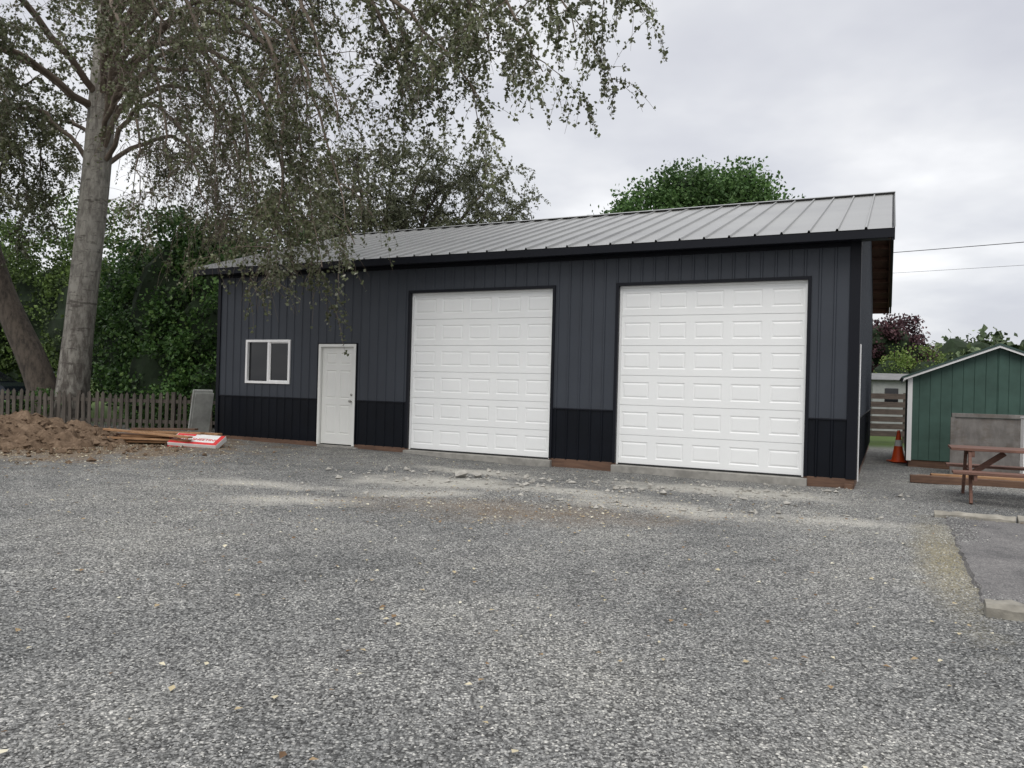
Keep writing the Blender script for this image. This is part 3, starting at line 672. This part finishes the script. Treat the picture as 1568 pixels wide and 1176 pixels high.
pop=empty('poplar_tree')
tk=Acc(); tp=spline([(-12.05,21,-.2),(-11.95,21,1.5),(-11.75,21,4),(-11.5,21,7),(-11.25,21,11.5),(-11.1,21,15),(-10.9,20.8,20)],40)
tk.tube(tp,[.47-.10*min(1,i/10)-.03*max(0,(i-10)/17)-(.27*max(0,(i-24)/16))+(.16 if i==0 else 0) for i in range(41)],18)
tk.build('trunk',[M_bark],pop,True)
lb=Acc(); lp_=[]
limbs=[
 ([(-11.5,21,8.2),(-9,19.3,10.2),(-6,16.6,9.2),(-4.3,14.8,6.4),(-3.5,13.9,3.5)],.08,.75),
 ([(-11.4,21,9.2),(-8.6,19,11),(-5.6,15.8,9.2),(-4.4,14.4,6.2),(-4.6,14.1,3.4)],.08,.7),
 ([(-11.4,21,9.0),(-8.2,18.6,10.4),(-5,15.4,8.8),(-3.6,14.2,6.2),(-2.9,13.7,3.9)],.07,.65),
 ([(-11.4,21,8.6),(-8.4,18.8,9.6),(-5.6,15.8,7.6),(-4.5,14.8,5.4),(-4.1,14.3,3.5)],.07,.75),
 ([(-11.4,21,8.8),(-8.8,19,9.8),(-6.2,16.4,7.8),(-5.3,15.4,5.6),(-5.0,15.0,4.1)],.07,.4),
 ([(-11.4,21,7.5),(-9.5,19.3,9),(-7,17.2,8.2),(-5.9,16,6.2),(-5.5,15.6,4.6)],.07,.25),
 ([(-11.4,21,7.2),(-9.8,19.8,8.4),(-8.2,18.4,7.6),(-7.2,17.4,6.0),(-6.8,17,4.7)],.07,.25),
 ([(-11.4,21,9.8),(-9,18.6,11.2),(-7,16.4,9.2),(-6.2,15.6,6.8),(-6.0,15.4,5.0)],.07,.25),
 ([(-11.4,21,8.0),(-9.9,19,9.6),(-8.4,17.4,8.6),(-7.7,16.8,6.6),(-7.5,16.6,5.2)],.07,.25),
 ([(-11.3,21,10.4),(-7.4,17.6,11.6),(-5,15.6,9.4),(-4.2,14.9,7.4),(-4.0,14.7,6.0)],.07,.35),
 ([(-11.3,21,11),(-7,18,13.5),(-3,15,12),(-.1,12.6,9.2),(.9,12,6.9)],.11,1.0),
 ([(-11.3,21,10.5),(-7,18,12.4),(-3,15,10.6),(-.6,13,8.4),(.35,12.3,6.6)],.10,1.0),
 ([(-11.3,21,10),(-7.5,18,11.6),(-4,15.2,10),(-1.8,13.4,7.8),(-.7,12.8,6.3)],.10,.9),
 ([(-11.3,21,11.5),(-7,17.6,12.4),(-4,15,10.2),(-2.5,13.8,8.0),(-2.0,13.4,6.4)],.10,.75),
 ([(-11.3,21,11),(-8,18,11.8),(-5,15.4,9.8),(-3.7,14.2,7.6),(-3.2,13.8,6.1)],.09,.45),
 ([(-11.2,21,12.5),(-6,18,14.5),(-1,15,12.6),(1.0,13,9.6),(1.4,12.4,7.8)],.11,1.0),
 ([(-11.2,21,12.5),(-7,19,13.2),(-3,16.5,11),(-1.0,14.6,8.8),(-.5,14,7.4)],.11,1.0),
 ([(-11.2,21,12),(-6.5,18.5,12.6),(-2.6,15.5,10.6),(-1.6,14,9.2),(-1.3,13.2,8.2)],.10,.8),
 ([(-11.4,21,9.5),(-9.4,17.5,11.5),(-7.6,14.8,10),(-6.4,13.4,8),(-6.0,13,6.8)],.09,.5),
 ([(-11.4,21,9),(-9.6,18,10.8),(-8.6,15.8,9.6),(-7.5,14.4,8),(-7.3,14,6.9)],.09,.7),
 ([(-11.4,21,9),(-12.2,18.4,10.6),(-11.6,16,9.6),(-10.4,14.6,8.2),(-10,14.3,7)],.10,1.0),
 ([(-11.4,21,10.5),(-9,17,12.5),(-6.6,14.3,11),(-5.2,13,9),(-4.8,12.8,7.8)],.09,.45),
 ([(-11.4,21,8.6),(-12.8,18.6,9.6),(-12.8,16.8,8.6),(-12.2,16,7.2)],.085,1.0),
 ([(-11.5,21,8.6),(-13.6,20.2,10),(-14.6,19.4,9.4),(-15,18.8,7.6)],.085,1.0),
 ([(-11.5,21,7.2),(-13,20.6,8.6),(-13.9,20,7.6),(-14.2,19.6,6.0)],.07,1.0),
 ([(-11.5,21,7.6),(-10.0,19.4,9),(-9.0,18,8.2),(-8.4,17,6.6),(-8.2,16.6,5.4)],.07,.35),
 ([(-11.3,21,9.6),(-9.2,21.5,11.2),(-7.4,22,11),(-6.2,22.2,8.8)],.09,.7),
 ([(-11.3,21,8.6),(-9.6,21.4,9.6),(-8.4,21.8,8.8),(-7.6,22,7.0)],.08,.7),
 ([(-11.3,21,7.2),(-10.1,22,8.4),(-9.2,22.6,7.8),(-8.7,23,6.4)],.07,.7),
 ([(-11.3,21,7.6),(-12.6,21.6,8.6),(-13.6,22,8.0),(-14.0,22.4,6.2)],.07,1.0),
 ([(-11.2,21,12),(-12.5,22.5,14),(-13.5,23.5,14.5)],.11,1.0),
 ([(-11.1,21,14),(-9.5,20,16.5),(-8,19,17.5)],.11,1.0),
 ([(-11.0,21,16),(-12.2,20,18.5),(-13,19.4,19.5)],.1,1.0),
]
grow(lb,limbs,lp_,subs=22,sublen=(1.1,2.5),twigs=13,twiglen=(.35,.95),leaves=20,droop=.10,upb=.12)
lb.build('limbs_and_twigs',[M_twig],pop,True)
A_=np.array([tuple(p) for p in lp_]); build_leaves('leaves',A_,rng.uniform(.048,.09,len(A_)),M_poplar,pop,width=.85)

lt_=empty('leaning_tree'); tk=Acc(); tp=spline([(-13.0,22,-.2),(-13.6,22,1.6),(-14.7,22,4.0),(-15.4,21.8,7),(-15.6,21.5,11)],24)
tk.tube(tp,[.46-.012*i for i in range(25)],14); tk.build('trunk',[M_dk],lt_,True)
lb=Acc(); lp2=[]
grow(lb,[([(-15.3,21.8,6),(-14,21,8.6),(-12.8,20.3,9.4)],.09,1),([(-15,22,5),(-16,21,7),(-17,20,7.6)],.09,1),([(-15.5,21.6,8.5),(-15.2,20,11),(-14.6,18.6,11.5)],.09,1),([(-15.5,21.6,9),(-16.6,22,12),(-17.5,22,13)],.11,1),([(-15.2,22,5.6),(-14.4,21.6,7.4),(-13.6,21,7.4),(-13.2,20.6,6.2)],.08,1)],lp2,subs=16,twigs=10,leaves=20)
lb.build('limbs_and_twigs',[M_twig],lt_,True); A_=np.array([tuple(p) for p in lp2]); build_leaves('leaves',A_,rng.uniform(.06,.1,len(A_)),M_poplar,lt_,width=.85)

M_will=leafmat('willow_leaf',[(0,(.08,.093,.05)),(.6,(.15,.165,.10)),(1,(.24,.255,.175))],.3,.5)
wt=empty('willow_tree'); lb=Acc(); lp3=[]
lb.tube(spline([(-5.6,29,-.2),(-5.5,29,1.5),(-5.3,29,3)],8),[.45-.02*i for i in range(9)],12)
L3=[]
for ex,ey,ez_ in [(-8.6,28,8.2),(-7.4,29,9.4),(-6,28.5,9.8),(-4.6,29,10.0),(-3.2,28,10.0),(-1.8,29,9.8),(-.6,28.5,9.2),(.4,29,8.2),(-2.6,27.4,8.6),(-5.2,27,8.4),(.9,29,6.8),(-7.8,27.6,7),(-1.0,27.6,7.6),(-3.8,27.2,7.4),(-6.4,27,7.2),(-.2,28,6.6)]:
    s_=Vector((-5.3,29,2.6)); e=Vector((ex,ey,ez_)); m1=s_.lerp(e,.45)+Vector((0,0,.5)); L3.append(([s_,m1,s_.lerp(e,.8)+Vector((0,0,.5)),e],.11,.95))
grow(lb,L3,lp3,subs=24,sublen=(1.0,2.3),twigs=11,twiglen=(.4,.8),leaves=15,droop=.05,upb=.35,t0=.3)
lb.build('trunk_and_limbs',[M_dk],wt,True); A_=np.array([tuple(p) for p in lp3]); build_leaves('leaves',A_,rng.uniform(.08,.14,len(A_)),M_will,wt,width=.5)

M_laurel=leafmat('laurel_leaf',[(0,(.025,.058,.016)),(.5,(.055,.12,.032)),(.85,(.10,.19,.052)),(1,(.17,.27,.085))],.2,1.1,.4)
M_core=simple('light_blocking_core',(.014,.026,.010),1,0,.3,3)  # dark solid added inside crowns, blocks sky and light between the leaves
bs=empty('laurel_bush')
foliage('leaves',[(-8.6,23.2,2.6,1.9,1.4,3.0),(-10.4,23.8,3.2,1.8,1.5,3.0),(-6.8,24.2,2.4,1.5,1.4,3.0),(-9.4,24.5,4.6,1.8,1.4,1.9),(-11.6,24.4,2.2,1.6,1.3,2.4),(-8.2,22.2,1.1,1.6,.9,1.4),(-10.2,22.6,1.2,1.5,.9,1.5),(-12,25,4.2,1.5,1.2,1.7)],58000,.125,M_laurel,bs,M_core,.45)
foliage('upper_leaves',[(-8.4,25,5.9,1.7,1.2,1.5),(-11.2,25.4,5.8,1.5,1.2,1.4),(-6.4,25,4.6,1.2,1.1,1.3)],8500,.115,M_laurel,bs,None,.5)
bs2=empty('hedge')
M_hedge=leafmat('hedge_leaf',[(0,(.035,.058,.018)),(.5,(.085,.135,.04)),(1,(.17,.25,.07))],.25,.8)
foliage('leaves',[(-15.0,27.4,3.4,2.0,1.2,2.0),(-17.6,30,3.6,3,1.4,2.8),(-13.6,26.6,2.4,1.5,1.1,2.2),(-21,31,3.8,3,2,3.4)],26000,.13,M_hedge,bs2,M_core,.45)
foliage('upper_leaves',[(-14.2,27.5,6.0,1.9,1.2,1.8),(-17.5,28.5,6.4,2.2,1.4,1.9)],7500,.12,M_hedge,bs2,None,.55)
foliage('low_leaves',[(-7.2,20.9,.55,.9,.4,.7),(-9.4,21.0,.5,.9,.4,.6),(-13,21,.5,1.2,.4,.6)],5000,.09,M_laurel,bs,None,.3)

M_maple=leafmat('maple_leaf',[(0,(.04,.085,.026)),(.5,(.075,.15,.045)),(1,(.13,.22,.075))],.25,.35)
mp_=empty('maple_tree'); tk=Acc(); tk.tube(spline([(8.2,35,-.2),(8.2,35,3),(8.1,35,6.5)],8),[.35-.02*i for i in range(9)],10)
for e in [(5.4,34.5,9),(7,34.5,10.6),(9,35,10.8),(11,35,9.6),(8.2,34,10)]: tk.tube(spline([(8.2,35,4.5),(8.2+(e[0]-8.2)*.5,35,7),e],10),[.15-.013*i for i in range(11)],6)
tk.build('trunk',[M_dk],mp_,True)
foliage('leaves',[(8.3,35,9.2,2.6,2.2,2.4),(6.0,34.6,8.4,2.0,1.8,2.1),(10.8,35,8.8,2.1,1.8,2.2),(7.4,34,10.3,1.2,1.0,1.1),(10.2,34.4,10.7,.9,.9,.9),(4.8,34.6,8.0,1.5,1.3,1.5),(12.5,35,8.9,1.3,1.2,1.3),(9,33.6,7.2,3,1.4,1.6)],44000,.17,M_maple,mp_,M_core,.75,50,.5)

M_plum=leafmat('plum_leaf',[(0,(.03,.015,.02)),(.6,(.07,.032,.042)),(1,(.14,.07,.08))],.2,.6)
pl=empty('plum_tree'); tk=Acc(); tk.tube([(18.4,36.5,0),(18.4,36.5,3)],[.18,.12],8); tk.build('trunk',[M_dk],pl)
foliage('leaves',[(18.0,36.5,3.8,1.3,1.2,1.4),(17.2,36.5,4.1,.9,.9,.9),(18.8,36.5,3.3,1.0,1,1.2)],8000,.14,M_plum,pl,M_core,.45)
M_lite=leafmat('shrub_leaf',[(0,(.07,.12,.03)),(.6,(.14,.21,.05)),(1,(.24,.31,.10))],.3,.6)
sb=empty('shrub'); foliage('leaves',[(16.6,33.8,1.7,1.2,1,1.7),(18.6,34.3,1.8,1.5,1,1.7),(20.6,34.5,1.2,1.3,1,1.2),(14.6,33.8,1.6,1,1,1.5)],10000,.12,M_lite,sb,M_core,.45)
M_dist=leafmat('distant_leaf',[(0,(.05,.08,.035)),(.6,(.10,.14,.065)),(1,(.16,.20,.10))],0,.15)
dt=empty('distant_trees'); bl=[]
x=26
while x<150:
    h_=random.uniform(2.8,4.2); bl.append((x,82+random.uniform(-5,8),h_*.95,random.uniform(2.5,4),2.5,h_)); x+=random.uniform(3,5)
for q in ((50,74,4.3,3.0,2.5,4.0),(54.5,74,5.0,2.6,2.5,4.8),(58,72,6,3,2.5,5.0)): bl.append(q)
for i in range(26): bl.append((-60+i*3.6+random.uniform(-1,1),48+random.uniform(-3,6),2.6,2.8,2,random.uniform(2.4,3.6)))
foliage('leaves',bl,50000,.42,M_dist,dt,M_core,1.1,40,.75)

# ------------------------------------------------------------------ light
W=bpy.data.worlds.new('World'); S.world=W; W.use_nodes=True; nt=W.node_tree
bg=nt.nodes['Background']; out=nt.nodes['World Output']
EL,AZ=50,200
sky=N(nt,'ShaderNodeTexSky'); sky.sky_type='NISHITA'; sky.sun_disc=False; sky.sun_elevation=R(EL); sky.sun_rotation=R(AZ)
nt.links.new(sky.outputs[0],bg.inputs[0]); bg.inputs[1].default_value=.10
tcn=N(nt,'ShaderNodeTexCoord'); sp=N(nt,'ShaderNodeSeparateXYZ'); nt.links.new(tcn.outputs['Generated'],sp.inputs[0])
zz=math_(nt,'ADD',math_(nt,'MAXIMUM',sp.outputs[2],0),.22)
cbn=N(nt,'ShaderNodeCombineXYZ'); nt.links.new(math_(nt,'DIVIDE',sp.outputs[0],zz),cbn.inputs[0]); nt.links.new(math_(nt,'DIVIDE',sp.outputs[1],zz),cbn.inputs[1])
n1=noise_(nt,cbn.outputs[0],1.3,5,.5)
col=ramp(nt,n1,[(.34,(.69,.70,.76)),(.46,(.79,.80,.845)),(.56,(.92,.925,.95)),(.68,(1.15,1.15,1.16))])
mr=N(nt,'ShaderNodeMapRange'); mr.interpolation_type='SMOOTHSTEP'; mr.inputs[1].default_value=.42; mr.inputs[2].default_value=.95; mr.inputs[3].default_value=1.0; mr.inputs[4].default_value=2.0
nt.links.new(sp.outputs[2],mr.inputs[0])
b2=N(nt,'ShaderNodeBackground'); nt.links.new(col,b2.inputs[0]); nt.links.new(mr.outputs[0],b2.inputs[1])
ms=N(nt,'ShaderNodeMixShader'); ms.inputs[0].default_value=.9; nt.links.new(bg.outputs[0],ms.inputs[1]); nt.links.new(b2.outputs[0],ms.inputs[2]); nt.links.new(ms.outputs[0],out.inputs[0])
sd=bpy.data.lights.new('sun','SUN'); sd.energy=1.45; sd.angle=R(35); sd.color=(1,.96,.90)
so=bpy.data.objects.new('sun',sd); COL.objects.link(so)
az=R(AZ); dirv=Vector((math.sin(az)*math.cos(R(EL)),math.cos(az)*math.cos(R(EL)),math.sin(R(EL))))
so.rotation_euler=dirv.to_track_quat('Z','Y').to_euler(); so.location=(0,0,30)

# ------------------------------------------------------------------ camera
cd=bpy.data.cameras.new('camera'); cam=bpy.data.objects.new('camera',cd); COL.objects.link(cam)
cd.sensor_width=36; cd.lens=27.05; cd.clip_end=3000
cam.matrix_world=Matrix.Translation((0,0,1.5))@Matrix.Rotation(R(90.15),4,'X')@Matrix.Rotation(R(1.5),4,'Z')
S.camera=cam
